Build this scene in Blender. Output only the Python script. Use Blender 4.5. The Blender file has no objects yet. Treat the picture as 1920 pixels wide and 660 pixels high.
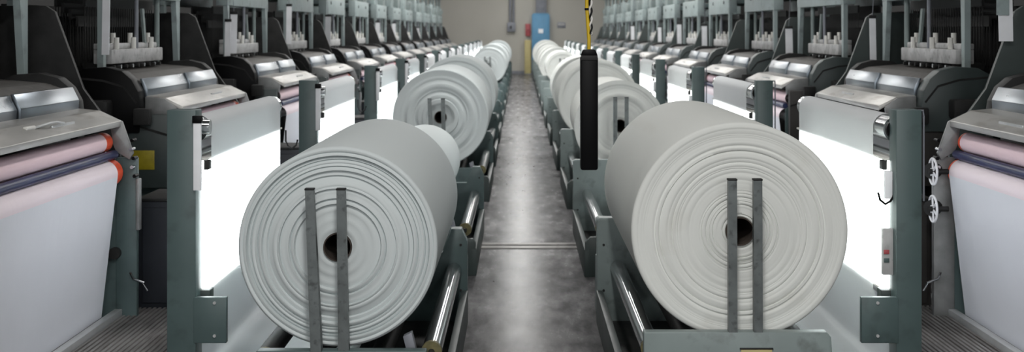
import bpy, bmesh, math, random
from mathutils import Vector
random.seed(7)
C = bpy.context.scene.collection
PI = math.pi

# ------------------------------------------------------------------ materials
def new_mat(name):
    m = bpy.data.materials.new(name); m.use_nodes = True
    nt = m.node_tree
    return m, nt, nt.nodes['Principled BSDF']

def mat(name, col, rough=.5, metal=0., var=.15, scale=8., bump=0., bscale=60., stretch=(1, 1, 1), spec=.5, dirt=None, dirt_amt=.5):
    """Painted / metal / cloth surface with procedural variation."""
    m, nt, b = new_mat(name)
    N, L = nt.nodes, nt.links
    tc = N.new('ShaderNodeTexCoord')
    mp = N.new('ShaderNodeMapping'); mp.inputs['Scale'].default_value = stretch
    L.new(tc.outputs['Object'], mp.inputs['Vector'])
    nz = N.new('ShaderNodeTexNoise'); nz.inputs['Scale'].default_value = scale; nz.inputs['Detail'].default_value = 5
    L.new(mp.outputs['Vector'], nz.inputs['Vector'])
    cr = N.new('ShaderNodeValToRGB')
    cr.color_ramp.elements[0].position = .3; cr.color_ramp.elements[1].position = .7
    a = [max(0, c * (1 - var)) for c in col]; d = [min(1, c * (1 + var)) for c in col]
    cr.color_ramp.elements[0].color = (*a, 1); cr.color_ramp.elements[1].color = (*d, 1)
    L.new(nz.outputs['Fac'], cr.inputs['Fac'])
    out = cr.outputs['Color']
    if dirt:
        n2 = N.new('ShaderNodeTexNoise'); n2.inputs['Scale'].default_value = scale * 2.3; n2.inputs['Detail'].default_value = 8
        L.new(mp.outputs['Vector'], n2.inputs['Vector'])
        r2 = N.new('ShaderNodeValToRGB')
        r2.color_ramp.elements[0].position = .55; r2.color_ramp.elements[1].position = .72
        r2.color_ramp.elements[0].color = (0, 0, 0, 1); r2.color_ramp.elements[1].color = (dirt_amt,) * 3 + (1,)
        L.new(n2.outputs['Fac'], r2.inputs['Fac'])
        mx = N.new('ShaderNodeMixRGB'); mx.inputs['Color2'].default_value = (*dirt, 1)
        L.new(r2.outputs['Color'], mx.inputs['Fac']); L.new(out, mx.inputs['Color1'])
        out = mx.outputs['Color']
    L.new(out, b.inputs['Base Color'])
    mr = N.new('ShaderNodeMapRange')
    mr.inputs['To Min'].default_value = max(.02, rough * .8); mr.inputs['To Max'].default_value = min(1, rough * 1.2)
    L.new(nz.outputs['Fac'], mr.inputs['Value']); L.new(mr.outputs['Result'], b.inputs['Roughness'])
    b.inputs['Metallic'].default_value = metal
    b.inputs['Specular IOR Level'].default_value = spec
    if bump:
        n3 = N.new('ShaderNodeTexNoise'); n3.inputs['Scale'].default_value = bscale; n3.inputs['Detail'].default_value = 4
        L.new(mp.outputs['Vector'], n3.inputs['Vector'])
        bp = N.new('ShaderNodeBump'); bp.inputs['Strength'].default_value = bump; bp.inputs['Distance'].default_value = .01
        L.new(n3.outputs['Fac'], bp.inputs['Height']); L.new(bp.outputs['Normal'], b.inputs['Normal'])
    return m

def cloth_mat(name, col, trans):
    m, nt, b = new_mat(name)
    N, L = nt.nodes, nt.links
    tc = N.new('ShaderNodeTexCoord')
    nz = N.new('ShaderNodeTexNoise'); nz.inputs['Scale'].default_value = 1.5; nz.inputs['Detail'].default_value = 3
    L.new(tc.outputs['Object'], nz.inputs['Vector'])
    cr = N.new('ShaderNodeValToRGB')
    cr.color_ramp.elements[0].color = (*[c * .95 for c in col], 1); cr.color_ramp.elements[1].color = (*[min(1, c * 1.03) for c in col], 1)
    L.new(nz.outputs['Fac'], cr.inputs['Fac'])
    L.new(cr.outputs['Color'], b.inputs['Base Color'])
    b.inputs['Roughness'].default_value = .75; b.inputs['Specular IOR Level'].default_value = .25
    # fine creases running down the cloth
    wv = N.new('ShaderNodeTexNoise'); wv.inputs['Scale'].default_value = 5
    mp = N.new('ShaderNodeMapping'); mp.inputs['Scale'].default_value = (1, 3, .35)
    L.new(tc.outputs['Object'], mp.inputs['Vector']); L.new(mp.outputs['Vector'], wv.inputs['Vector'])
    bp = N.new('ShaderNodeBump'); bp.inputs['Strength'].default_value = .12; bp.inputs['Distance'].default_value = .02
    L.new(wv.outputs['Fac'], bp.inputs['Height']); L.new(bp.outputs['Normal'], b.inputs['Normal'])
    t = N.new('ShaderNodeBsdfTranslucent'); t.inputs['Color'].default_value = (.93, .95, .95, 1)
    mx = N.new('ShaderNodeMixShader'); mx.inputs['Fac'].default_value = trans
    L.new(b.outputs[0], mx.inputs[1]); L.new(t.outputs[0], mx.inputs[2])
    L.new(mx.outputs[0], N['Material Output'].inputs['Surface'])
    return m

def emit_mat(name, col, strength):
    m, nt, b = new_mat(name)
    b.inputs['Base Color'].default_value = (.8, .8, .8, 1)
    b.inputs['Emission Color'].default_value = (*col, 1)
    b.inputs['Emission Strength'].default_value = strength
    return m

M = {}
M['green'] = mat('green_grey_paint', (.075, .112, .112), .42, var=.12, scale=4, dirt=(.02, .022, .02), dirt_amt=.35)
M['green_pale'] = mat('pale_green_grey_paint', (.30, .36, .36), .45, var=.12, scale=4, dirt=(.07, .07, .065), dirt_amt=.4)
M['green_mid'] = mat('mid_green_grey_paint', (.22, .265, .26), .42, var=.1, scale=5, dirt=(.06, .06, .055), dirt_amt=.45)
M['green_deep'] = mat('deep_green_grey_paint', (.042, .056, .056), .45, var=.15, scale=4)
M['green_dark'] = mat('dark_green_paint', (.035, .048, .046), .5, var=.2, scale=5)
M['bar_steel'] = mat('guide_bar_steel', (.13, .145, .145), .4, .35, var=.2, scale=14, dirt=(.02, .02, .02), dirt_amt=.6)
M['black'] = mat('black_plastic', (.003, .003, .0035), .45, var=.2, scale=6, spec=.12)
M['dark'] = mat('dark_oily_metal', (.018, .018, .018), .6, .0, var=.4, scale=10, spec=.3)
M['navy'] = mat('navy_cabinet_paint', (.018, .021, .028), .5, var=.15, scale=3)
M['brown_dark'] = mat('dark_brown_cabinet_paint', (.035, .032, .03), .6, var=.2, scale=4)
M['chrome'] = mat('polished_chrome', (.46, .47, .48), .19, 1., var=.06, scale=6, stretch=(1, .2, 1))
M['hood'] = mat('scratched_blued_steel', (.17, .195, .22), .30, .85, var=.2, scale=5, stretch=(1, .4, 1), bump=.05, bscale=12)
M['stainless'] = mat('worn_stainless_cover', (.40, .39, .37), .38, .45, var=.22, scale=5, stretch=(1, .25, 1), dirt=(.15, .12, .09), dirt_amt=.6)
M['deck'] = mat('dusty_brown_deck', (.075, .07, .065), .6, var=.35, scale=9, dirt=(.15, .14, .13), dirt_amt=.5)
M['cheek'] = mat('grey_cast_cheek', (.23, .235, .235), .45, .4, var=.2, scale=10)
M['orange'] = mat('orange_red_rubber', (.85, .095, .03), .5, var=.08, scale=10)
M['blue_bar'] = mat('dark_blue_bar', (.018, .026, .095), .4, var=.2, scale=8)
M['white_paint'] = mat('off_white_ceramic', (.72, .71, .67), .5, var=.08, scale=10)
M['tray'] = mat('grey_white_tray', (.42, .42, .42), .55, var=.25, scale=9, dirt=(.12, .11, .1), dirt_amt=.6)
M['card'] = mat('white_card', (.88, .89, .92), .7, var=.08, scale=5)
M['yellow_label'] = mat('yellow_label', (.33, .27, .01), .5, var=.15, scale=20)
M['label_ink'] = mat('label_dark_print', (.05, .035, .01), .6, var=.1)
M['roll'] = mat('rolled_white_cloth', (.62, .665, .668), .8, var=.035, scale=2, stretch=(1, .15, 1), bump=.03, bscale=5, spec=.2)
M['roll_right'] = mat('rolled_cream_cloth', (.74, .755, .725), .8, var=.04, scale=2, stretch=(1, .15, 1), bump=.03, bscale=5, spec=.2, dirt=(.6, .59, .53), dirt_amt=.35)
M['core'] = mat('brown_cardboard_core', (.05, .038, .03), .8, var=.3, scale=12)
M['cloth'] = cloth_mat('white_woven_cloth', (.88, .90, .92), .22)
M['cloth_loom'] = cloth_mat('loom_woven_cloth', (.86, .88, .93), .05)
M['cloth_faint_cast'] = cloth_mat('faint_pink_cast_cloth', (.93, .82, .86), .05)  # white cloth, faint pink cast of the orange roller painted into its colour
M['cloth_pink_cast'] = cloth_mat('pink_cast_woven_cloth', (.95, .73, .77), .05)  # white cloth with the orange roller's pink cast painted in
M['panel_back'] = emit_mat('added_back_glow', (.93, .95, 1.), 3.1)
M['panel'] = emit_mat('lit_opal_diffuser', (.95, 1., .99), 7.0)
M['grating'] = mat('ribbed_walkway_aluminium', (.27, .26, .25), .45, .5, var=.25, scale=6, stretch=(1, .2, 1), dirt=(.07, .06, .055), dirt_amt=.6)
M['rail_alu'] = mat('bare_aluminium', (.55, .56, .56), .35, .4, var=.1, scale=8)
M['yellow'] = mat('yellow_cable_sheath', (.62, .42, .015), .45, var=.12, scale=20)
M['yellow_post'] = mat('faded_yellow_paint', (.50, .43, .20), .6, var=.1, scale=6)
M['blue'] = mat('blue_painted_steel', (.10, .28, .46), .45, var=.08, scale=3)
M['red'] = mat('red_painted_steel', (.38, .07, .08), .45, var=.1, scale=8)
M['grey'] = mat('grey_conduit', (.22, .23, .26), .5, .2, var=.12, scale=6)
M['rust'] = mat('yellowed_grease', (.13, .115, .05), .6, var=.3, scale=30)
M['cord'] = mat('red_white_braid', (.30, .06, .05), .7, var=.2, scale=20)
M['white_braid'] = mat('white_braid', (.75, .73, .70), .7, var=.1, scale=20)

def wall_mat():
    m, nt, b = new_mat('beige_wall_plaster'); N, L = nt.nodes, nt.links
    tc = N.new('ShaderNodeTexCoord'); nz = N.new('ShaderNodeTexNoise'); nz.inputs['Scale'].default_value = .8; nz.inputs['Detail'].default_value = 6
    L.new(tc.outputs['Object'], nz.inputs['Vector'])
    cr = N.new('ShaderNodeValToRGB'); cr.color_ramp.elements[0].color = (.41, .395, .355, 1); cr.color_ramp.elements[1].color = (.48, .465, .42, 1)
    L.new(nz.outputs['Fac'], cr.inputs['Fac']); L.new(cr.outputs['Color'], b.inputs['Base Color'])
    b.inputs['Roughness'].default_value = .8
    return m
M['wall'] = wall_mat()
M['side_wall'] = mat('dim_grey_wall', (.10, .10, .10), .8, var=.15, scale=1)
M['ceiling'] = mat('grey_ceiling', (.30, .31, .32), .9, var=.1, scale=1)

def floor_mat():
    m, nt, b = new_mat('polished_concrete'); N, L = nt.nodes, nt.links
    tc = N.new('ShaderNodeTexCoord')
    def noise(scale, det, st):
        mp = N.new('ShaderNodeMapping'); mp.inputs['Scale'].default_value = st
        L.new(tc.outputs['Object'], mp.inputs['Vector'])
        n = N.new('ShaderNodeTexNoise'); n.inputs['Scale'].default_value = scale; n.inputs['Detail'].default_value = det; n.inputs['Roughness'].default_value = .6
        L.new(mp.outputs['Vector'], n.inputs['Vector']); return n
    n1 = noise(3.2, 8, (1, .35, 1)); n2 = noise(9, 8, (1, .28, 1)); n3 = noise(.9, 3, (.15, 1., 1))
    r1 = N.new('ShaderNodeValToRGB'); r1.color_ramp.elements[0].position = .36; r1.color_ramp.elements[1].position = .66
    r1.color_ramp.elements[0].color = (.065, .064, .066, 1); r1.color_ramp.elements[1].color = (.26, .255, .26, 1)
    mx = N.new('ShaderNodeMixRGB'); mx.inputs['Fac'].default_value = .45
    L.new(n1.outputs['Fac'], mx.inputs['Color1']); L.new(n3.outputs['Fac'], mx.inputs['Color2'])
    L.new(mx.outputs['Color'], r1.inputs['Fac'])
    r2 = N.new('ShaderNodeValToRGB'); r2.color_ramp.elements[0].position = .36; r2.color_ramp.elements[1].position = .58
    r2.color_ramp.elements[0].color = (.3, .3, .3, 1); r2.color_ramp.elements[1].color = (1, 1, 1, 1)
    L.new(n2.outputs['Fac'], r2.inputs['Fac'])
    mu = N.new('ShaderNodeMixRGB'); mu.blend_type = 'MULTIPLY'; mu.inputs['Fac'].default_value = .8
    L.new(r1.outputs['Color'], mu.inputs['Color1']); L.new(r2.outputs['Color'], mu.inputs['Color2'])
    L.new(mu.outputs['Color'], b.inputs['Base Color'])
    mr = N.new('ShaderNodeMapRange'); mr.inputs['To Min'].default_value = .17; mr.inputs['To Max'].default_value = .34
    L.new(n2.outputs['Fac'], mr.inputs['Value']); L.new(mr.outputs['Result'], b.inputs['Roughness'])
    bp = N.new('ShaderNodeBump'); bp.inputs['Strength'].default_value = .08; bp.inputs['Distance'].default_value = .01
    L.new(n2.outputs['Fac'], bp.inputs['Height']); L.new(bp.outputs['Normal'], b.inputs['Normal'])
    b.inputs['IOR'].default_value = 1.055
    return m
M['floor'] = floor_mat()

# ------------------------------------------------------------------ mesh helpers
class MB:
    """Collects shapes in (u, y, z); u is the distance out from the aisle's middle, side s puts it left (-1) or right (+1)."""
    def __init__(s, side=1, u0=0.): s.bm = bmesh.new(); s.s = side; s.u0 = u0
    def P(s, u, y, z): return Vector((s.s * (u - s.u0), y, z))
    def box(s, a, b, bev=0.):
        (x0, y0, z0), (x1, y1, z1) = a, b
        vs = [s.bm.verts.new(s.P(x, y, z)) for x in (x0, x1) for y in (y0, y1) for z in (z0, z1)]
        fs = []
        for q in ((0, 1, 3, 2), (4, 6, 7, 5), (0, 4, 5, 1), (2, 3, 7, 6), (0, 2, 6, 4), (1, 5, 7, 3)):
            fs.append(s.bm.faces.new([vs[i] for i in q]))
        if bev:
            es = list({e for f in fs for e in f.edges})
            bmesh.ops.bevel(s.bm, geom=es, offset=bev, segments=2, affect='EDGES', profile=.5)
        return s
    def prism(s, prof, y0, y1, bev=0.):
        """profile of (u,z) points, extruded along y"""
        a = [s.bm.verts.new(s.P(u, y0, z)) for u, z in prof]; b = [s.bm.verts.new(s.P(u, y1, z)) for u, z in prof]
        n = len(prof); fs = [s.bm.faces.new(a), s.bm.faces.new(b[::-1])]
        for i in range(n): fs.append(s.bm.faces.new([a[i], b[i], b[(i + 1) % n], a[(i + 1) % n]]))
        if bev:
            es = list({e for f in fs for e in f.edges})
            bmesh.ops.bevel(s.bm, geom=es, offset=bev, segments=2, affect='EDGES', profile=.5)
        return s
    def slab(s, quad_bot, quad_top):
        """eight corners: 4 bottom, 4 top, as (u,y,z)"""
        a = [s.bm.verts.new(s.P(*p)) for p in quad_bot]; b = [s.bm.verts.new(s.P(*p)) for p in quad_top]
        s.bm.faces.new(a); s.bm.faces.new(b[::-1])
        for i in range(4): s.bm.faces.new([a[i], b[i], b[(i + 1) % 4], a[(i + 1) % 4]])
        return s
    def cyl(s, p, q, r, n=20, r2=None):
        p, q = s.P(*p), s.P(*q); r2 = r if r2 is None else r2
        d = (q - p).normalized(); t = Vector((0, 0, 1)) if abs(d.z) < .9 else Vector((1, 0, 0))
        e1 = d.cross(t).normalized(); e2 = d.cross(e1)
        A = []; B = []
        for i in range(n):
            o = math.cos(2 * PI * i / n) * e1 + math.sin(2 * PI * i / n) * e2
            A.append(s.bm.verts.new(p + o * r)); B.append(s.bm.verts.new(q + o * r2))
        s.bm.faces.new(A); s.bm.faces.new(B[::-1])
        for i in range(n): s.bm.faces.new([A[i], B[i], B[(i + 1) % n], A[(i + 1) % n]]).smooth = True
        return s
    def tube(s, pts, r, n=8):
        P = [s.P(*p) for p in pts]; rings = []
        for i, p in enumerate(P):
            d = (P[min(i + 1, len(P) - 1)] - P[max(i - 1, 0)]).normalized()
            t = Vector((0, 0, 1)) if abs(d.z) < .9 else Vector((0, 1, 0))
            e1 = d.cross(t).normalized(); e2 = d.cross(e1)
            rings.append([s.bm.verts.new(p + r * (math.cos(2 * PI * k / n) * e1 + math.sin(2 * PI * k / n) * e2)) for k in range(n)])
        for a, b in zip(rings, rings[1:]):
            for k in range(n): s.bm.faces.new([a[k], b[k], b[(k + 1) % n], a[(k + 1) % n]]).smooth = True
        s.bm.faces.new(rings[0]); s.bm.faces.new(rings[-1][::-1])
        return s
    def torus(s, c, R, r, axis='u', n=28, m=8):
        rings = []
        for i in range(n):
            a = 2 * PI * i / n; ring = []
            for k in range(m):
                b = 2 * PI * k / m; rr = R + r * math.cos(b); h = r * math.sin(b)
                p = {'u': (c[0] + h, c[1] + rr * math.cos(a), c[2] + rr * math.sin(a)), 'y': (c[0] + rr * math.cos(a), c[1] + h, c[2] + rr * math.sin(a))}[axis]
                ring.append(s.bm.verts.new(s.P(*p)))
            rings.append(ring)
        for i in range(n):
            a, b = rings[i], rings[(i + 1) % n]
            for k in range(m): s.bm.faces.new([a[k], b[k], b[(k + 1) % m], a[(k + 1) % m]]).smooth = True
        return s
    def lathe(s, prof, cu, cz, n=96, wob=None):
        """closed profile of (radius, y) turned about the y axis through (cu, cz)"""
        rings = []
        for j in range(n):
            a = 2 * PI * j / n
            ring = []
            for i, (r, y) in enumerate(prof):
                rr = r + (wob(i, a) if wob else 0)
                ring.append(s.bm.verts.new(s.P(cu + rr * math.cos(a), y, cz + rr * math.sin(a))))
            rings.append(ring)
        m = len(prof)
        for j in range(n):
            A, B = rings[j], rings[(j + 1) % n]
            for i in range(m): s.bm.faces.new([A[i], B[i], B[(i + 1) % m], A[(i + 1) % m]]).smooth = True
        return s
    def sheet(s, prof, y0, y1, ny=12, wave=0.):
        """open cloth sheet: (u,z) path, spread along y"""
        rows = []
        for (u, z) in prof:
            rows.append([s.bm.verts.new(s.P(u + wave * math.sin(9 * z + 5 * j / ny), y0 + (y1 - y0) * j / ny, z)) for j in range(ny + 1)])
        for a, b in zip(rows, rows[1:]):
            for j in range(ny): s.bm.faces.new([a[j], b[j], b[j + 1], a[j + 1]]).smooth = True
        return s
    def build(s, name, m, parent=None, loc=None, closed=True, sharp=40):
        bmesh.ops.recalc_face_normals(s.bm, faces=s.bm.faces)
        me = bpy.data.meshes.new(name); s.bm.to_mesh(me); s.bm.free()
        me.materials.append(m)
        try: me.set_sharp_from_angle(angle=math.radians(sharp))
        except Exception: pass
        o = bpy.data.objects.new(name, me); C.objects.link(o)
        if parent: o.parent = parent
        if loc: o.location = loc
        return o

def tag(o, label, cat, group=None, kind=None):
    o['label'] = label; o['category'] = cat
    if group: o['group'] = group
    if kind: o['kind'] = kind
    return o
def thing(name, label, cat, loc, group=None):
    o = bpy.data.objects.new(name, None); C.objects.link(o); o.location = loc; o.empty_display_size = .1
    return tag(o, label, cat, group)
def kids(o): return [c for c in bpy.data.objects if c.parent == o]
KID = {}
def copy_tree(o, loc, label=None):
    c = o.copy(); C.objects.link(c); c.location = loc
    if label: c['label'] = label
    if o not in KID: KID[o] = [(ch, kids(ch)) for ch in kids(o)]
    for ch, subs in KID[o]:
        d = ch.copy(); C.objects.link(d); d.parent = c
        for g in subs:
            e = g.copy(); C.objects.link(e); e.parent = d
    return c
def struct(o): o['kind'] = 'structure'; return o

ORD = ['first', 'second', 'third', 'fourth', 'fifth', 'sixth', 'seventh', 'eighth', 'ninth', 'tenth', 'eleventh', 'twelfth', 'thirteenth']
ROW = {1: 'pendant-side row', -1: 'row across from pendant'}

# ------------------------------------------------------------------ room
YW = 54.0; HC = 5.6
f = MB().box((-9, -14, -.2), (9, YW, 0)).build('floor', M['floor']); struct(f)
struct(MB().box((-9, YW, 0), (9, YW + .3, HC)).build('wall_back', M['wall']))
struct(MB().box((-9.3, -14, 0), (-9, YW + .3, HC)).build('wall_left', M['side_wall']))
struct(MB().box((9, -14, 0), (9.3, YW + .3, HC)).build('wall_right', M['side_wall']))
struct(MB().box((-9.3, -14.3, 0), (9.3, -14, HC)).build('wall_front', M['side_wall']))
struct(MB().box((-9.3, -14.3, HC), (9.3, YW + .3, HC + .3)).build('ceiling', M['ceiling']))
struct(MB().box((-.42, YW - .02, 0), (.9, YW, .12)).build('baseboard_back', M['grey']))
# metal joint strip across the aisle
j = MB()
for y0, y1 in ((10.72, 10.84), (10.9, 11.0)): j.box((-.36, y0, 0), (.5, y1, .006), .002)
struct(j.build('trim_1', M['grating']))

# far wall fittings
t = thing('wall_cabinet', 'tall blue steel cabinet with a grey duct on top against the beige wall', 'cabinet', (.855, YW - .3, 0))
MB(1).prism([(-.365, 0), (.365, 0), (.365, 2.43), (.30, 2.51), (-.30, 2.51), (-.365, 2.43)], 0, .3).build('body', M['blue'], t)
MB(1).box((-.33, -.015, .1), (.33, 0, 2.40), .005).build('door', M['blue'], t)
d = MB(1).box((-.10, -.03, 1.68), (.10, -.015, 1.86), .004).build('label_plate', M['card'], t); d['label'] = 'white label plate'
d = MB(1).box((-.2, .05, 2.51), (.24, .25, HC), .01).build('duct', M['grey'], t); d['label'] = 'grey vertical duct'
t = thing('fire_alarm_box', 'small red box on the beige wall beside the blue cabinet', 'box', (.33, YW - .14, 1.56))  # fire alarm box fixed to the wall
MB(1).box((-.11, 0, 0), (.11, .14, .51), .02).build('body', M['red'], t)
MB(1).box((-.07, -.02, .18), (.07, 0, .34), .01).build('cover', M['red'], t)
MB(1).cyl((0, -.03, .26), (0, -.02, .26), .025, 12).build('button', M['dark'], t)
t = thing('bollard', 'pale yellow square post standing below the red box', 'post', (.32, YW - .3, 0))
MB(1).box((-.13, 0, .02), (.13, .22, 1.40), .02).build('post', M['yellow_post'], t)
MB(1).box((-.17, -.04, 0), (.17, .26, .02), .004).build('base_plate', M['grey'], t)
t = thing('conduit', 'grey conduit with a switch box high on the beige wall', 'conduit', (-.35, YW - .16, 1.75))
MB(1).box((-.18, 0, 0), (.16, .16, .38), .01).build('switch_box', M['grey'], t)
MB(1).cyl((-.06, .08, .38), (-.06, .08, HC - 1.75), .05, 12).build('pipe', M['grey'], t)
MB(1).cyl((.08, .08, .38), (.08, .08, HC - 1.75), .05, 12).build('pipe', M['grey'], t)
MB(1).box((-.06, -.04, .12), (.0, 0, .24), .005).build('switch_lever', M['dark'], t)
t = thing('notice_sign', 'small grey notice sign on the wall past the blue cabinet', 'plate', (1.72, YW - .02, 1.9))
MB(1).box((-.17, 0, 0), (.17, .02, .24), .004).build('plate', M['grey'], t)
MB(1).box((-.14, -.004, .1), (.14, 0, .2), .001).build('paper', M['tray'], t)

# ------------------------------------------------------------------ rows
POST = {1: [6.15 + 3.6 * k for k in range(13)],
        -1: [6.15, 9.8, 13.9, 17.4, 20.9, 24.5, 28.1, 31.7, 35.3, 38.9, 42.5, 46.1, 49.7]}
UP = {1: 1.83, -1: 1.593}      # post centre
UC = {1: 1.745, -1: 1.50}      # hanging cloth plane
LO = {1: 0., -1: -.19}         # loom offset
HUB = {1: 1.013, -1: .84}
BEAM = {1: (.556, 1.395, .446), -1: (.42, 1.197, .362)}
ROLLER = {1: (.60, .345), -1: (.405, .33)}
RAIL = {1: .475, -1: .325}

# ---- fabric rolls
def roll_mesh(side, R, zc, hero, seed, L=1.92, rc=.066):
    rnd = random.Random(seed)
    mb = MB(side, HUB[side])
    prof = [(rc, .004)]
    n = 34 if hero else 12
    r = rc; y = 0.
    amp = .010 if (hero and side < 0) else (.0032 if hero else .006)
    steps = []
    while r < R - .012:
        w = (rnd.uniform(.022, .05) if r < rc + .12 else rnd.uniform(.011, .027)) if hero and side < 0 else (rnd.uniform(.006, .024) if hero else rnd.uniform(.02, .07))
        steps.append(w); r += w
    r = rc
    for w in steps:
        y1 = rnd.uniform(-amp, amp) * (.45 if hero and r < rc + .10 else 1)
        # a layer: rises out of the groove, flat, drops into the groove
        g = (rnd.choice((.004, .008, .014)) if side < 0 else rnd.choice((.001, .0015, .002, .006))) if hero else .003
        if hero and side < 0: prof += [(r + w * .08, y + g), (r + w * .34, y1 - .003), (r + w * .72, y1 - .0015)]
        else: prof += [(r + w * .12, y + g), (r + w * .3, y1), (r + w * .9, y1 + .001)]
        r += w; y = y1
        if r > R - .02: break
    prof += [(R - .012, .0), (R - .005, .002), (R, .010), (R, .02), (R + .001, L * .5), (R, L - .02), (R - .006, L), (R * .5, L + .004), (rc, L)]
    ph = [rnd.uniform(0, 6.28) for _ in prof]; am = [rnd.uniform(0, .0022) for _ in prof]
    lim = len(prof) - 9
    def wob(i, a):
        if i == 0 or i >= lim: return .0012 * math.sin(2 * a + seed) if 0 < i < len(prof) - 1 else 0
        return am[i // 3 * 3] * math.sin(a * 2 + ph[i // 3 * 3])
    mb.lathe(prof, HUB[side], zc, 160 if hero else 72, wob if hero else None)
    return mb
def core_mesh(side, zc, L=1.92, rc=.066):
    mb = MB(side, HUB[side])
    mb.lathe([(rc - .006, -.012), (rc, -.012), (rc, L + .012), (rc - .006, L + .012)], HUB[side], zc, 32)
    return mb
ROLLS = {1: {0: (.500, .875), 2: (.433, .832), 3: (.52, .90), 4: (.50, .875), 7: (.40, .90), 8: (.47, .86), 9: (.47, .86), 10: (.46, .86), 11: (.48, .87), 12: (.53, .90)},
         -1: {0: (.461, .802), 1: (.31, .655), 2: (.507, .882), 3: (.52, .93), 8: (.47, .85), 9: (.50, .89), 10: (.45, .82), 11: (.48, .86), 12: (.515, .90)}}
special = {(1, 0): 'huge white fabric roll with core hole centred between two bars, beside the black pendant',
           (-1, 0): 'huge grey-white fabric roll with deep layer grooves and core hole behind leaning bars',
           (-1, 1): 'small bright white fabric roll tucked behind the huge grooved roll',
           (1, 2): 'white fabric roll partly covered by the black pendant, two thin bars before it',
           (-1, 2): 'large white fabric roll with wide recessed hub, behind the small bright roll'}
for s in (1, -1):
    for i, (k, (R, zc)) in enumerate(ROLLS[s].items()):
        y = POST[s][k] - .15
        lab = special.get((s, k)) or f'{ORD[i]} white fabric roll from the camera in the {ROW[s]}'
        t = thing('fabric_roll', lab, 'fabric roll', (s * HUB[s], y, 0), f'fabric rolls in the {ROW[s]}')
        roll_mesh(s, R, zc, k == 0, 11 * k + (3 if s > 0 else 5)).build('wound_cloth', M['roll_right' if s > 0 else 'roll'], t, sharp=75)
        c = core_mesh(s, zc).build('core_tube', M['core'], t); c['label'] = 'brown core tube'
        if (s, k) == (-1, 2):   # rim of the recessed hub
            MB(s, HUB[s]).lathe([(.15, -.02), (.19, -.02), (.20, .004), (.15, .004)], HUB[s], zc, 48).build('hub_ring', M['roll'], t)

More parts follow.
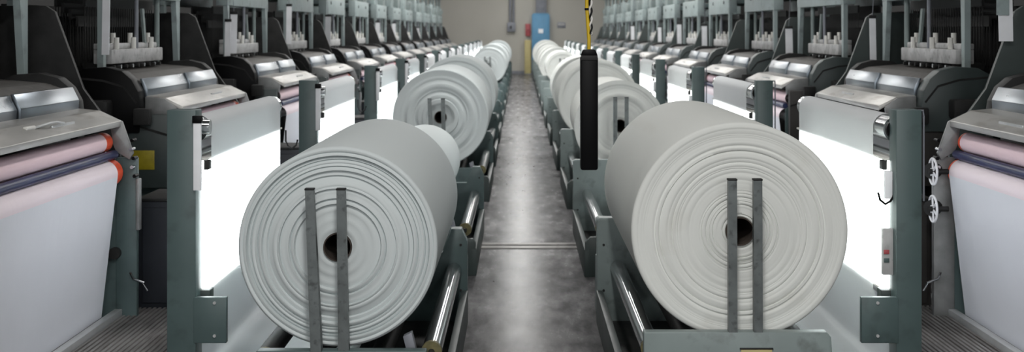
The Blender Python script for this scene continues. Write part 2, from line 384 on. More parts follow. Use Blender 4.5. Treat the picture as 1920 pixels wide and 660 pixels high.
# ---- roll stands
def make_stand(s):
    u0 = HUB[s]
    t = thing('roll_stand', '', 'stand', (s * u0, POST[s][0], 0), f'roll stands in the {ROW[s]}')
    a, b, zt = BEAM[s]; mb = lambda: MB(s, u0)
    y0 = -.255
    m = mb()
    ch = .02
    m.prism([(a, .0), (a, zt - .005), (a + .005, zt), (b - .018, zt), (b, zt - .022), (b + .03, .0)], y0 - .06, y0, .002)
    m.build('end_beam', M['green_mid'] if s > 0 else M['green'], t)
    g = .057
    cu = HUB[s] if s > 0 else .872
    for sg in (-1, 1):
        lean = .0 if s > 0 else (.022 if sg > 0 else .004)   # bars of the other row lean
        ub, ut = cu + sg * g + lean * .3, cu + sg * g * (1 if s > 0 else 1.12) + lean
        if s < 0: ub, ut = (.912, .948) if sg > 0 else (.791, .806)
        zb, ztop = zt - .02, 1.128 if s > 0 else 1.085
        h = .0195; hb = h if s > 0 else .024; m = mb()
        ya, yb = y0 - .06, y0 - .02
        if s < 0: ya -= .02 if sg > 0 else 0
        m.slab([(ub - hb, ya, zb), (ub + hb, ya, zb), (ub + hb, yb, zb), (ub - hb, yb, zb)],
               [(ut - h, y0 - .045, ztop), (ut + h, y0 - .045, ztop), (ut + h, y0 - .01, ztop), (ut - h, y0 - .01, ztop)])
        gb = m.build('guide_bar', M['bar_steel'], t)
        m = mb(); m.box((ut - h - .002, y0 - .047, ztop - .004), (ut + h + .002, y0 - .008, ztop + .004), .002); m.build('bar_cap', M['dark'], gb)
    if s > 0:
        lp = mb().box((.99, y0 - .066, .31), (1.13, y0 - .06, .371), .002).build('label_plate', M['yellow_post'], t); lp['label'] = 'cream label plate'
        mb().box((.985, y0 - .068, .370), (1.135, y0 - .06, .377), .001).build('plate_holder', M['dark'], t)
    # end plate away from the camera
    ru, rz = ROLLER[s]; e = RAIL[s]
    y1 = 1.86
    if s > 0:
        prof = [(e, 0), (e, .63), (e + .015, .645), (1.5, .645), (1.5, .15), (1.0, .15), (1.0, 0)]
    else:
        prof = [(e, 0), (e, .50), (e + .035, .577), (e + .10, .577), (e + .15, .43), (1.3, .43), (1.3, .15), (.84, .15), (.84, 0)]
    p = mb().prism(prof, y1, y1 + .09, .003).build('end_plate', M['green_mid'] if s > 0 else M['green'], t)
    for zz in (.48, .2): mb().cyl((e + .04, y1 - .006, zz), (e + .04, y1, zz), .008, 8).build('bolt', M['dark'], p)
    # low rail on the aisle side, back rail on the other side
    mb().box((e - .005, y0, .0), (e + .035, y1, .20), .004).build('side_rail', M['green_dark'], t)
    mb().box((e + .03, y0 + .001, .0), (HUB[s] + .42, y1, .012), .002).build('drip_pan', M['dark'], t)
    # bearings + chrome rollers
    for uu, zz in ((ru, rz), (HUB[s] + .33, .30)):
        r = mb().cyl((uu, y0 + .08, zz), (uu, y1 - .03, zz), .046, 28).build('roller', M['chrome'] if uu == ru else M['dark'], t)
        c = mb().cyl((uu, y0 + .055, zz), (uu, y0 + .085, zz), .0475, 20).build('bearing_ring', M['rust'], r); c['label'] = 'greasy yellow bearing ring'
        mb().cyl((uu, y0, zz), (uu, y1, zz), .015, 10).build('shaft', M['dark'], r)
    # support cradle rollers right under the roll
    for uu in (HUB[s] - .17, HUB[s] + .12):
        mb().cyl((uu, y0, .24), (uu, y1, .24), .05, 20).build('support_roller', M['dark'], t)
    mb().prism([(ru + .05, .26), (ru + .09, .24), (ru + .13, .40), (ru + .09, .42)], y0 + .05, y0 + .10, .003).build('brake_lever', M['grey'], t)
    if s > 0:
        mb().prism([(e, 0), (e, .25), (e + .04, .29), (ru + .06, .29), (ru + .06, 0)], y0 + .0, y0 + .05, .003).build('bearing_block', M['green_dark'], t)
    else:
        mb().prism([(e, 0), (e, .24), (e + .02, .27), (ru + .06, .27), (ru + .06, 0)], y0 + .0, y0 + .05, .003).build('bearing_block', M['green_dark'], t)
    # gearbox between the end plate and the next stand
    mb().box((e + .01, y1 + .09, .0), (e + .2, y1 + .40, .36), .01).build('gear_housing', M['green'], t)
    return t

# ---- inspection frames with light box
def make_frame(s):
    up, uc = UP[s], UC[s]
    t = thing('inspection_frame', '', 'frame', (s * up, POST[s][0], 0), f'lit inspection frames in the {ROW[s]}')
    mb = lambda: MB(s, up)
    h = .06 if s > 0 else .068
    mb().box((up - h, -.03, 0), (up + h, .09, 1.425), .004).build('post', M['green'], t)
    mb().box((up - .03, 2.06, 0), (up + .05, 2.14, 1.34), .004).build('post', M['green_dark'], t)
    br = mb().box((up - h - (.165 if s > 0 else .145), -.035, .33), (up - h + .01, .0, .545), .003).build('bracket', M['green'], t)
    for zz in (.365, .52):
        b = mb().cyl((up - h - .09, -.042, zz), (up - h - .09, -.035, zz), .0075, 10).build('bolt', M['rail_alu'], br); b['label'] = 'bright bolt head'
    zr = 1.325
    ro = mb().cyl((uc + .062, .10, zr), (uc + .062, 2.05, zr), .062, 32).build('top_roller', M['chrome'], t)
    mb().cyl((uc + .062, .085, zr), (uc + .062, .10, zr), .05, 24).build('end_cap', M['black'], ro)
    mb().cyl((uc + .062, .09, zr - .125), (uc + .062, 2.05, zr - .125), .022, 16).build('tie_bar', M['chrome'], t)
    mb().box((uc - .005, .1, 1.13), (uc + .09, .155, 1.175), .004).build('clamp', M['dark'], t)
    # light box
    lb = mb().box((uc + .045, .09, .55), (uc + .13, 2.06, 1.185), .006).build('light_box', M['white_paint'], t)
    p = mb().box((uc + .018, .095, .56), (uc + .044, 2.055, 1.175), .004).build('diffuser', M['panel'], lb); p['label'] = 'lit white diffuser'
    q = mb().box((uc + .131, .12, .60), (uc + .136, 2.03, 1.13), .001).build('diffuser', M['panel_back'], lb); q['label'] = 'added dim glowing panel on the loom side'  # glow added on the box's back to brighten the loom cloth
    for z0, z1 in ((1.178, 1.188), (.545, .555)): mb().box((uc + .001, .085, z0), (uc + .126, 2.065, z1), .001).build('shade_flange', M['white_paint'], lb)  # added flanges keep panel light off the cloth above and below
    # guide roller at the fold
    mb().cyl((uc + .03, .09, .525), (uc + .03, 2.06, .525), .02, 14).build('guide_roller', M['chrome'], t)
    mb().box((uc - .02, .06, .50), (uc + .07, .14, .56), .004).build('guide_bracket', M['green_dark'], t)
    # hook and small fittings
    hk = [(uc - .02, 2.07, 1.17), (uc - .02, 2.07, 1.10), (uc - .035, 2.07, 1.07), (uc - .06, 2.07, 1.055), (uc - .085, 2.07, 1.075), (uc - .095, 2.07, 1.11)]
    if s > 0: hk = [(u + .05, y - 2.04, z - .08) for u, y, z in hk]
    q = mb().tube(hk, .006).build('hook', M['black'], t); q['label'] = 'black bent hook'
    if s > 0:
        mb().box((up - h - .035, .03, 1.0), (up - h, .06, 1.13), .003).build('switch_box', M['card'], t)
        sw = mb().box((up - h - .05, .02, .64), (up - h, .05, .86), .003).build('switch_panel', M['tray'], t)
        mb().box((up - h - .046, .015, .74), (up - h - .02, .021, .76), .001).build('button', M['red'], sw)
        mb().box((up - h - .046, .015, .70), (up - h - .02, .021, .72), .001).build('button', M['green'], sw)
        mb().tube([(up + h, .03, 1.42), (up + h + .025, .03, 1.42), (up + h + .027, .03, 1.39), (up + h + .027, .03, .99)], .005).build('cable', M['grey'], t)
    else:
        w = mb().box((up - h - .030, -.055, 1.05), (up - h + .006, -.035, 1.375), .002).build('cover_strip', M['card'], t); w['label'] = 'narrow white cover strip'
        mb().box((up - h - .034, -.06, 1.365), (up - h + .010, -.03, 1.40), .003).build('clip', M['black'], t)
        mb().cyl((up - h - .01, .05, 1.34), (up - h - .05, .05, 1.34), .035, 18).build('end_knob', M['chrome'], t)
    return t

def drape_profile(s):
    uc = UC[s]; c = (uc + .062, 1.325); r = .0655
    prof = [(uc + .20, .04), (uc + .17, .6), (uc + .145, 1.18), (uc + .132, 1.25)]
    for i in range(13):
        a = -PI * .02 + (PI * 1.03) * i / 12
        prof.append((c[0] + r * math.cos(a), c[1] + r * math.sin(a)))
    for z in (1.2, 1.05, .9, .75, .65, .56, .53): prof.append((uc - .003, z))
    for q in range(1, 9): prof.append((uc - .003 + .115 * q / 8, .53 - .42 * q / 8))
    uh = HUB[s]
    prof += [(uc + .105, .085), (uc + .08, .07), (uh + .55, .06), (uh + .40, .062), (uh + .15, .066), (uh + .03, .08)]
    return prof
def make_drape(s):
    m = MB(s, UC[s]).sheet(drape_profile(s), .27 if s > 0 else .16, 1.97)
    o = m.build('hanging_cloth', M['cloth'], None, (s * UC[s], POST[s][0], 0), sharp=180)
    return tag(o, '', 'cloth', f'backlit cloths in the {ROW[s]}')

# ---- walkway
def make_walk(s):
    lo = LO[s]; ua, ub = UP[s] + .17, 2.66 + lo
    t = thing('walkway_grating', '', 'walkway', (s * ua, POST[s][0], 0), f'walkway gratings in the {ROW[s]}')
    m = MB(s, ua); m.box((ua, -1.4, 0), (ub, 2.16, .022))
    n = 22
    for i in range(n):
        u = ua + .01 + (ub - ua - .03) * i / (n - 1)
        m.box((u, -1.4, .022), (u + .016, 2.16, .032))
    m.build('ribbed_plate', M['grating'], t)
    r = MB(s, ua).box((ub, -1.4, 0), (ub + .05, 1.95, .07), .004).build('edge_rail', M['rail_alu'], t); r['label'] = 'bright metal edge rail'
    return t

# ---- loom
def make_loom(s):
    lo = LO[s]; u0 = 2.66 + lo
    t = thing('weaving_loom', '', 'loom', (s * u0, POST[s][0], 0), f'looms in the {ROW[s]}')
    mb = lambda: MB(s, u0)
    U = lambda *pts: [(u + lo, z) for u, z in pts]
    ya, yb = (-.10 if s > 0 else -.26), 1.90
    # breast beam cover
    bc = mb().prism(U((2.66, 1.205), (2.66, 1.239), (2.665, 1.243), (2.79, 1.305), (2.93, 1.318), (2.93, 1.29), (2.80, 1.28), (2.69, 1.225)), ya, yb, .002).build('breast_beam_cover', M['stainless'], t)
    mb().box((2.72 + lo, .9, 1.262), (2.735 + lo, 1.25, 1.285), .004).build('grip', M['rail_alu'], bc)
    # cheeks
    mb().prism(U((2.70, 1.235), (2.71, 1.15), (2.93, 1.15), (2.93, 1.315), (2.79, 1.30)), ya - .03, ya, .003).build('cheek', M['cheek'], t)
    for y in (yb,):
        mb().prism(U((2.655, 1.236), (2.585, 1.04), (2.605, 1.0), (2.69, 1.05), (2.71, 1.10), (2.72, 1.2), (2.93, 1.27), (2.93, 1.315), (2.79, 1.30)), y, y + .03, .003).build('cheek', M['cheek'], t)
    # rollers with orange ends
    def roller(name, cu, cz, r):
        m = mb().cyl((cu + lo, ya + .0, cz), (cu + lo, yb, cz), r * .55, 20).build(name, M['chrome'], t)
        for y0, y1 in ((yb - .15, yb - .01),):
            e = mb().cyl((cu + lo, y0, cz), (cu + lo, y1, cz), r, 32).build('rubber_end', M['orange'], m); e['label'] = 'orange rubber roller end'
    roller('press_roller', 2.765, 1.108, .060)
    roller('take_up_roller', 2.725, .922, .083)
    q = mb().cyl((2.70 + lo, ya, 1.033), (2.70 + lo, yb, 1.033), .027, 16).build('spreader_bar', M['blue_bar'], t); q['label'] = 'dark blue spreader bar'
    # hood panels
    prof = U((2.93, 1.27), (2.925, 1.365), (2.965, 1.445), (2.985, 1.445), (2.95, 1.36), (2.955, 1.27))
    mb().prism(prof, ya + .02, .93, .003).build('hood_panel', M['hood'], t)
    prof2 = [(u - .012, z + .006) for u, z in prof]
    mb().prism(prof2, .95, yb - .01, .003).build('hood_panel', M['hood'], t)
    mb().prism(U((2.97, 1.425), (3.12, 1.475), (3.42, 1.50), (3.42, 1.47), (3.12, 1.44), (2.98, 1.40)), ya + .01, yb, .002).build('top_deck', M['deck'], t)
    # rounded side covers
    for y0, y1, side_m in ((ya - .16, ya - .005, M['green_deep'] if s > 0 else M['black']), (yb + .03, yb + .16, M['dark'])):
        pr = U((2.94, 1.06), (2.93, 1.25), (2.945, 1.36), (2.99, 1.445), (3.06, 1.505), (3.18, 1.535), (3.34, 1.525), (3.46, 1.46), (3.50, 1.36), (3.50, 1.06))
        c = mb().prism(pr, y0, y1, .006).build('side_cover', side_m, t)
        mb().prism(U((2.96, 1.27), (3.05, 1.385), (3.2, 1.43), (3.46, 1.455), (3.47, 1.47), (3.2, 1.445), (3.045, 1.4), (2.95, 1.28)), y0 - .004, y0).build('seam', M['dark'], c)
    mb().box((3.12 + lo, ya - .30, 1.16), (3.46 + lo, ya - .16, 1.30), .02).build('motor_housing', M['dark'], t)
    mb().box((2.84 + lo, ya - .24, 1.12), (2.96 + lo, ya - .165, 1.24), .012).build('junction_box', M['dark'], t)
    # body below
    mb().box((2.95 + lo, ya + .05, .1), (4.1 + lo, yb - .05, 1.2), .01).build('body', M['dark'], t)
    for y in (ya - .02, yb + .03):
        du = 0 if y > 0 else .2
        mb().box((2.57 + du + lo, y, 0), (2.70 + du + lo, y + .05, 1.01), .006).build('side_post', M['cheek'] if s > 0 else M['green'], t)
        mb().prism(U((2.70, 0), (2.70, 1.0), (2.78, 1.05), (3.0, 1.1), (3.0, 0)), y + .005, y + .03).build('side_plate', M['green'], t)
    if s > 0:
        pass
    # near side panel
    sp = mb().box((2.72 + lo, ya - .13, .66), (3.2 + lo, ya - .06, 1.19), .006).build('side_panel', M['green_deep'] if s < 0 else M['brown_dark'], t)
    mb().prism(U((2.72, 1.03), (3.18, 1.17), (3.18, 1.185), (2.72, 1.045)), ya - .14, ya - .13).build('hand_rail', M['dark'], sp)
    if s < 0:
        wl = mb().box((2.832 + lo, ya - .136, .793), (2.994 + lo, ya - .131, .932), .002).build('warning_label', M['yellow_label'], sp)
        wl['label'] = 'yellow warning label'
    # hand wheels with spokes (face the aisle)
    if s > 0:
        for cz in (.93, .70):
            w = mb().torus((2.545, yb - .03, cz), .080, .0075, 'u', 28, 8)
            for k in range(3):
                a = PI * k / 3 + .4
                w.cyl((2.545, yb - .03 - .078 * math.cos(a), cz - .078 * math.sin(a)), (2.545, yb - .03 + .078 * math.cos(a), cz + .078 * math.sin(a)), .006, 8)
            hw = w.build('hand_wheel', M['card'], t); hw['label'] = 'bright rimmed hand wheel'
            mb().cyl((2.52, yb - .03, cz), (2.64, yb - .03, cz), .016, 12).build('hub', M['dark'], hw)
            mb().cyl((2.545, yb + .0, cz), (2.585, yb + .06, cz), .05, 16).build('gear', M['dark'], hw)
    else:
        mb().box((2.55 + lo, yb + .02, .56), (2.575 + lo, yb + .07, .88), .006).build('lever_guard', M['cheek'], t)
        mb().cyl((2.70 + lo, yb - .01, .42), (2.70 + lo, yb + .03, .42), .036, 20).build('hand_knob', M['dark'], t)
    # row of small bright fittings along the cheek
    for k in range(5):
        u, z = 2.585 + .012 * (k % 2) - .014 * k / 4, 1.12 - .055 * k
        mb().cyl((u + lo, yb - .02, z), (u + lo, yb + .05, z), .011, 10).build('fitting', M['chrome'] if k % 2 else M['black'], t)
    mb().tube([(2.6 + lo, yb + .0, .30), (2.57 + lo, yb - .04, .27), (2.50 + lo, yb - .06, .25), (2.48 + lo, yb - .06, .20)], .008).build('pedal_lever', M['chrome'], t)
    # portal
    ua, ub = 3.28 + lo, 3.95 + lo
    pn, pf = -.15, 2.02
    for y, sg in ((pn, 1), (pf, -1)):
        for uu in (ua, ub):
            y0, y1 = (y, y + .06) if sg > 0 else (y - .05, y)
            inn = y1 + .03 if sg > 0 else y0 - .09
            m = mb()
            if sg > 0:
                m.slab([(uu, y0, 1.46), (uu + .045, y0, 1.46), (uu + .045, y1, 1.46), (uu, y1, 1.46)], [(uu, y0, 2.08), (uu + .045, y0, 2.08), (uu + .045, inn, 2.08), (uu, inn, 2.08)])
            else:
                m.slab([(uu, y0, 1.46), (uu + .045, y0, 1.46), (uu + .045, y1, 1.46), (uu, y1, 1.46)], [(uu, inn, 2.08), (uu + .045, inn, 2.08), (uu + .045, y1, 2.08), (uu, y1, 2.08)])
            m.build('portal_leg', M['green_pale'], t)
    hd = mb().box((ua - .005, pn - .01, 2.065), (ua + .12, pf + .01, 2.36), .006).build('portal_header', M['green_pale'], t)
    for y in (.35, 1.5): mb().cyl((ua - .012, y, 2.25), (ua - .005, y, 2.25), .028, 14).build('bolt', M['dark'], hd)
    mb().box((ub, pn - .01, 2.065), (ub + .12, pf + .01, 2.36), .006).build('portal_header', M['green_pale'], t)
    mb().box((ua + .12, pn, 2.22), (ub, pf, 2.30), .004).build('top_plate', M['green'], t)
    # dobby gear on top
    mb().box((ua + .05, pn + .1, 2.36), (ub, pn + .75, 2.72), .02).build('dobby_box', M['green_pale'], t)
    mb().box((ua + .02, pf - .62, 2.36), (ub, pf - .1, 2.62), .02).build('dobby_box', M['green_mid'], t)
    mb().cyl((ua + .25, pn - .55, 2.53), (ua + .25, pf + .5, 2.53), .045, 16).build('drive_shaft', M['grey'], t)
    mb().cyl((ua + .16, pf + .12, 2.53), (ua + .16, pf + .2, 2.53), .17, 24).build('pulley', M['green_pale'], t)
    for y in (pn + .2, pf - .35):
        mb().box((ua + .06, y, 2.6), (ua + .14, y + .08, 3.02), .004).build('hanger', M['green_pale'], t)
    # heald frames (dark, hung in the portal)
    for i in range(6):
        u = ua + .20 + .055 * i; zo = .05 * ((i * 3) % 4)
        m = mb(); m.box((u, .06, 1.98 - zo), (u + .02, 1.85, 2.06 - zo)); m.box((u, .06, 1.50 - zo * .3), (u + .02, 1.85, 1.56 - zo * .3))
        for y in [.06 + k * .0596 for k in range(31)]: m.box((u + .006, y, 1.5), (u + .012, y + .008, 2.0 - zo))
        m.build('heald_frame', M['dark'], t)
    m = mb().cyl((ua + .02, .75, 1.55), (ua + .02, .75, 2.08), .016, 10).build('tie_rod', M['grey'], t)
    mb().cyl((ua + .05, 1.45, 1.5), (ua + .05, 1.45, 2.08), .022, 10).build('tie_rod', M['green_mid'], t)
    mb().slab([(ua + .03, 1.05, 1.62), (ua + .05, 1.05, 1.62), (ua + .05, 1.10, 1.62), (ua + .03, 1.10, 1.62)], [(ua + .03, .95, 1.98), (ua + .05, .95, 1.98), (ua + .05, 1.0, 1.98), (ua + .03, 1.0, 1.98)]).build('swing_lever', M['green_mid'], t)
    # white reed tray with pegs
    tr = mb().box((ua - .01, .02, 1.545), (ua + .13, 1.42, 1.655), .008).build('reed_tray', M['tray'], t)
    mb().box((ua + .03, .02, 1.655), (ua + .13, 1.38, 1.70), .008).build('tray_lip', M['tray'], tr)
    for y in (.20, .64, 1.14):
        for du, dz, dy in ((.01, .0, 0), (.06, .035, .07)):
            g = mb().cyl((ua + du, y + dy, 1.655), (ua + du, y + dy, 1.745 + dz), .020, 12).build('yarn_peg', M['white_paint'], t)
    for k in range(9):
        mb().cyl((ua - .018, .08 + k * .155, 1.52), (ua + .02, .08 + k * .155, 1.52), .016, 10).build('nozzle', M['chrome'] if k % 2 else M['dark'], t)
    # sloping end frame
    mb().prism(U((2.78, 0), (2.78, 1.1), (3.02, 1.42), (3.20, 1.92), (3.26, 1.96), (4.3, 1.96), (4.3, 0)), 2.27, 2.31, .003).build('end_frame', M['green_dark'] if s > 0 else M['dark'], t)
    mb().prism(U((3.5, 0), (3.5, 1.5), (3.62, 1.96), (4.3, 1.96), (4.3, 0)), ya - .2, ya - .16, .003).build('end_frame', M['green_dark'], t)
    # warp beam behind
    wb = mb().cyl((4.55 + lo, .05, .9), (4.55 + lo, 1.8, .9), .33, 32).build('warp_beam', M['tray'], t)
    for y in (.0, 1.8): mb().cyl((4.55 + lo, y, .9), (4.55 + lo, y + .04, .9), .45, 36).build('beam_flange', M['dark'], wb)
    mb().box((4.42 + lo, -.1, 0), (4.7 + lo, -.02, .9), .01).build('beam_bracket', M['green_dark'], t)
    mb().box((4.42 + lo, 1.86, 0), (4.7 + lo, 1.94, .9), .01).build('beam_bracket', M['green_dark'], t)
    mb().box((4.05 + lo, .0, 1.0), (4.10 + lo, 1.85, 2.0), .004).build('back_screen', M['dark'], t)
    return t

def make_loom_cloth(s):
    ya = -.10 if s > 0 else -.26
    lo = LO[s]; u0 = 2.66 + lo
    ca, ra = (2.765 + lo, 1.108), .062; cb, rb = (2.725 + lo, .922), .085
    o = thing('loom_cloth', '', 'cloth', (s * u0, POST[s][0], 0), f'cloths on looms of the {ROW[s]}')
    pr = []
    for i in range(15):
        a = PI * .45 + PI * 1.0 * i / 14
        pr.append((ca[0] + ra * math.cos(a), ca[1] + ra * math.sin(a)))
    pr.append((2.775 + lo, 1.02))
    w = MB(s, u0).sheet(pr, ya + .02, 1.77 if s < 0 else 1.85).build('press_roller_wrap', M['cloth_pink_cast'], o, sharp=180); w['label'] = 'white cloth with painted pink cast on upper roller'
    pr = []
    for i in range(13):
        a = PI * .25 + PI * .80 * i / 12
        pr.append((cb[0] + rb * math.cos(a), cb[1] + rb * math.sin(a)))
    w = MB(s, u0).sheet(pr, ya + .02, 1.78 if s < 0 else 1.86).build('take_up_wrap', M['cloth_faint_cast'], o, sharp=180); w['label'] = 'white cloth with faint painted pink cast on lower roller'
    pr = pr[-1:]
    for z in (.75, .55, .35, .2, .05): pr.append((2.643 + lo + (.9 - z) * .115, z))
    w = MB(s, u0).sheet(pr, ya + .02, 1.78 if s < 0 else 1.86).build('falling_web', M['cloth_loom'], o, sharp=180)
    return o

def make_cabinet(s):
    lo = LO[s]; ua, ub = 2.08 + lo * 1.2, 2.645 + lo
    t = thing('control_cabinet', '', 'cabinet', (s * ua, POST[s][0], 0), f'control cabinets in the {ROW[s]}')
    m = M['navy'] if s < 0 else M['brown_dark']
    MB(s, ua).box((ua, 2.22, 0), (ub, 2.72, .70), .008).build('body', m, t)
    dr = MB(s, ua).box((ua + .03, 2.205, .05), (ub - .03, 2.22, .66), .004).build('door', m, t)
    MB(s, ua).box((ua + .06, 2.19, .34), (ua + .08, 2.205, .44), .003).build('handle', M['dark'], dr)
    MB(s, ua).box((ua - .01, 2.21, .70), (ub + .01, 2.73, .72), .004).build('lid', M['dark'], t)
    return t

protos = {}
for s in (1, -1):
    protos[s] = [
        (make_stand(s), HUB[s], lambda k, s=s: f'{ORD[k]} green-grey steel roll stand from the camera, {ROW[s]}'),
        (make_frame(s), UP[s], lambda k, s=s: f'{ORD[k]} green-grey inspection frame with lit panel from the camera, {ROW[s]}'),
        (make_drape(s), UC[s], lambda k, s=s: f'{ORD[k]} white cloth hanging over a lit inspection frame, {ROW[s]}'),
        (make_walk(s), UP[s] + .17, lambda k, s=s: f'{ORD[k]} ribbed metal walkway plate between loom and frame, {ROW[s]}'),
        (make_loom(s), 2.66 + LO[s], lambda k, s=s: f'{ORD[k]} loom with steel hood and pale portal from the camera, {ROW[s]}'),
        (make_loom_cloth(s), 2.66 + LO[s], lambda k, s=s: f'{ORD[k]} white cloth falling from orange-ended loom rollers, {ROW[s]}'),
        (make_cabinet(s), 2.08 + LO[s] * 1.2, lambda k, s=s: f'{ORD[k]} low dark control cabinet behind a frame post, {ROW[s]}'),
    ]
    for o, u, lab in protos[s]:
        o['label'] = lab(0)
        for k in range(1, 13):
            if o.name.startswith('control_cabinet') and k > 3: continue
            if o.name.startswith('walkway') and k > 5: continue
            copy_tree(o, (s * u, POST[s][k], 0), lab(k))

# cable trays that run along the tops of both rows (cards hang from them)
for s in (1, -1):
    u = 3.36 + LO[s]
    t = thing('cable_tray', f'long grey cable tray along the loom tops, {ROW[s]}', 'cable tray', (s * u, 5.5, 3.02))
    MB(s, 0).box((-.07, 0, 0), (.07, 46.5, .015), .002).build('tray', M['grey'], t)
    for du in (-.07, .066): MB(s, 0).box((du, 0, 0), (du + .004, 46.5, .06)).build('side_flange', M['grey'], t)

# hanging cards
def card(s, y, u, z0, z1, w, lab, double=False):
    t = thing('hanging_card', lab, 'card', (s * u, y, z0), f'white cards hung in the {ROW[s]}')
    m = MB(s, 0)
    m.slab([(-w / 2, 0, 0), (w / 2, 0, 0), (w / 2, .008, 0), (-w / 2, .008, 0)], [(-w / 2 - .008, .0, z1 - z0), (w / 2 - .008, 0, z1 - z0), (w / 2 - .008, .008, z1 - z0), (-w / 2 - .008, .008, z1 - z0)])
    m.build('sheet', M['card'], t)
    if double:
        MB(s, 0).box((-w / 2 - .02, -.012, (z1 - z0) * .4), (w / 2 - .03, -.004, z1 - z0 + .03)).build('sheet', M['green_pale'], t)
    MB(s, 0).cyl((-.008, .004, z1 - z0), (.06, .004, 3.02 - z0), .003, 6).build('string', M['grey'], t)
    MB(s, 0).box((-w / 2 - .012, -.006, z1 - z0 - .03), (w / 2 - .004, .014, z1 - z0), .002).build('clip', M['dark'], t)
for k, z0, z1, w, u in ((0, 1.73, 2.15, .09, 3.15), (1, 1.50, 1.94, .058, 3.275), (2, 1.49, 1.85, .085, 3.25), (4, 1.47, 1.91, .09, 3.26), (5, 1.5, 1.95, .09, 3.26), (6, 1.5, 1.9, .08, 3.25), (8, 1.5, 1.95, .1, 3.25)):
    lab = {0: 'wide white card partly behind a pale card, over the first loom, pendant-side row', 1: 'long narrow white card hanging between first two looms, pendant-side row'}.get(k, f'white card hanging past the {ORD[k]} loom, pendant-side row')
    card(1, POST[1][k] + 2.2, u - .03, z0, z1, w, lab, k == 0)
for k, z0, z1, w, u, dy in ((1, 1.62, 2.1, .055, 3.06, -.2), (2, 1.46, 1.92, .06, 3.06, -.3), (2, 1.56, 2.0, .07, 3.02, -.2), (3, 1.62, 2.15, .07, 3.06, -.2), (4, 1.58, 2.05, .09, 3.06, -.2), (6, 1.5, 2.0, .09, 3.06, -.2), (7, 1.55, 2.0, .09, 3.06, -.2), (9, 1.5, 1.9, .12, 3.06, -.2)):
    lab = f'white card hanging before the {ORD[k]} loom, row across from pendant'
    if k == 2: lab = ('lower ' if dy < -.25 else 'upper ') + 'of two white cards before the third loom, row across from pendant'
    card(-1, POST[-1][k] + dy, u, z0, z1, w, lab)

# small rod left on the first loom's cover across the aisle
t = thing('steel_reed_hook', 'short bright steel hook lying on the first loom cover across from pendant', 'tool', (-2.535, 7.02, 1.301))
MB(1).tube([(-.02, -.18, -.014), (0, 0, 0), (.0, .10, -.002), (.02, .16, -.012)], .007).build('rod', M['rail_alu'], t)
MB(1).cyl((-.03, -.28, -.012), (-.02, -.18, -.012), .012, 12).build('handle', M['white_paint'], t)

# ------------------------------------------------------------------ pendant switch
px, py = .318, 6.0
t = thing('pendant_switch', 'black pendant switch hanging on a yellow cable over the aisle', 'pendant switch', (px, py, 1.158))
m = MB(1); m.box((-.0405, -.03, 0), (.0405, .03, .525), .010); m.build('body', M['black'], t)
MB(1).prism([(-.040, .525), (-.027, .555), (.027, .555), (.040, .525)], -.026, .026, .006).build('cap', M['black'], t)
MB(1).box((-.038, -.033, .505), (.038, -.03, .527), .001).build('trim_band', M['dark'], t)
cb = [(0, 0, .55), (0, 0, .60), (-.004, 0, .66), (-.010, 0, .75), (-.008, 0, .95), (-.002, 0, 1.3), (0, 0, 2.2), (0, 0, HC - 1.158)]
c = MB(1).tube(cb, .0085, 10).build('cable', M['yellow'], t); c['label'] = 'yellow cable'
MB(1).tube([(-.010, -.001, .735), (-.010, -.001, .745)], .0105, 10).build('cable_tie', M['black'], c)
def braid(ph, r=.005):
    pts = []
    for i in range(150):
        z = .62 + i * .009; a = i * .75 + ph
        pts.append((.012 + .006 * math.cos(a) - .010 * (1 - min(1, abs(z - .78) / .5)) * .5, .006 * math.sin(a), z))
    return pts
cr = MB(1).tube(braid(0), .0045, 6).build('strain_cord', M['white_braid'], t)
MB(1).tube(braid(PI), .0045, 6).build('cord_strand', M['black'], cr)
MB(1).tube([(.012, 0, .62 + 149 * .009), (.008, 0, 2.5), (.008, 0, HC - 1.158)], .005, 6).build('cord_top', M['cord'], cr)

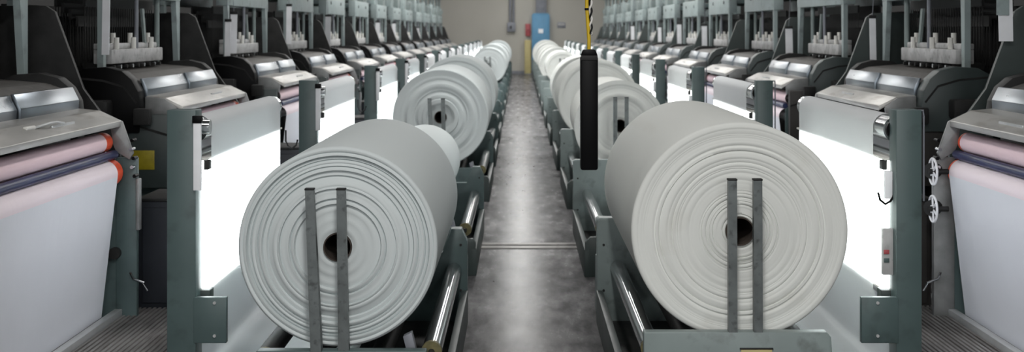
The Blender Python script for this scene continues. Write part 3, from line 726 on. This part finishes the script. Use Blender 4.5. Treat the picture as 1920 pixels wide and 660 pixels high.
# ------------------------------------------------------------------ lights
def area(x, y, z, sx, sy, power, col=(1, .985, .96)):
    l = bpy.data.lights.new('ceiling_light', 'AREA'); l.shape = 'RECTANGLE'; l.size = sx; l.size_y = sy; l.energy = power; l.color = col
    o = bpy.data.objects.new('ceiling_light', l); C.objects.link(o); o.location = (x, y, z)
for y, p in ((-9.3, 170), (-3.8, 230), (1.7, 190), (7.4, 12)): area(.05, y, 4.7, .4, 1.4, p)
for y, p in ((12.6, 100), (23.9, 170), (30.2, 150), (35.4, 120), (40.8, 120), (46.5, 120), (51.5, 35)): area(.02, y, 4.7, .36, 1.2, p)
for sx in (-2.5, 2.5):
    for y, p in ((-4, 45), (3, 22), (9.5, 22), (15.5, 50), (21.5, 85), (27.5, 100), (33.5, 100), (39.5, 100), (45.5, 90), (50.5, 55)):
        area(sx, y, 4.9, .4, 1.4, p)
# unseen fill light added behind the camera to brighten the roll faces
l = bpy.data.lights.new('rear_fill_light', 'AREA'); l.shape = 'RECTANGLE'; l.size = 12; l.size_y = 3.4; l.energy = 450; l.color = (.95, .98, 1)
o = bpy.data.objects.new('rear_fill_light', l); C.objects.link(o); o.location = (0, -13.9, 3.4); o.rotation_euler = (PI / 2, 0, 0)

w = bpy.data.worlds.new('World'); bpy.context.scene.world = w; w.use_nodes = True
w.node_tree.nodes['Background'].inputs['Color'].default_value = (.5, .55, .6, 1)
w.node_tree.nodes['Background'].inputs['Strength'].default_value = .05

# ------------------------------------------------------------------ camera
cam = bpy.data.cameras.new('camera'); co = bpy.data.objects.new('camera', cam); C.objects.link(co)
co.location = (0, 0, 1.80); co.rotation_euler = (PI / 2, 0, 0)
cam.sensor_fit = 'HORIZONTAL'; cam.sensor_width = 36; cam.lens = 36 * 2440 / 1920
cam.shift_x = -15 / 1920; cam.shift_y = -(330 - 57) / 1920
cam.clip_start = .1; cam.clip_end = 200
cam.dof.use_dof = True; cam.dof.focus_distance = 6.4; cam.dof.aperture_fstop = 3.6
sc = bpy.context.scene; sc.camera = co
sc.view_settings.view_transform = 'Standard'; sc.view_settings.look = 'None'
sc.view_settings.gamma = 1; sc.view_settings.use_curve_mapping = False
sc.view_settings.exposure = 0.0
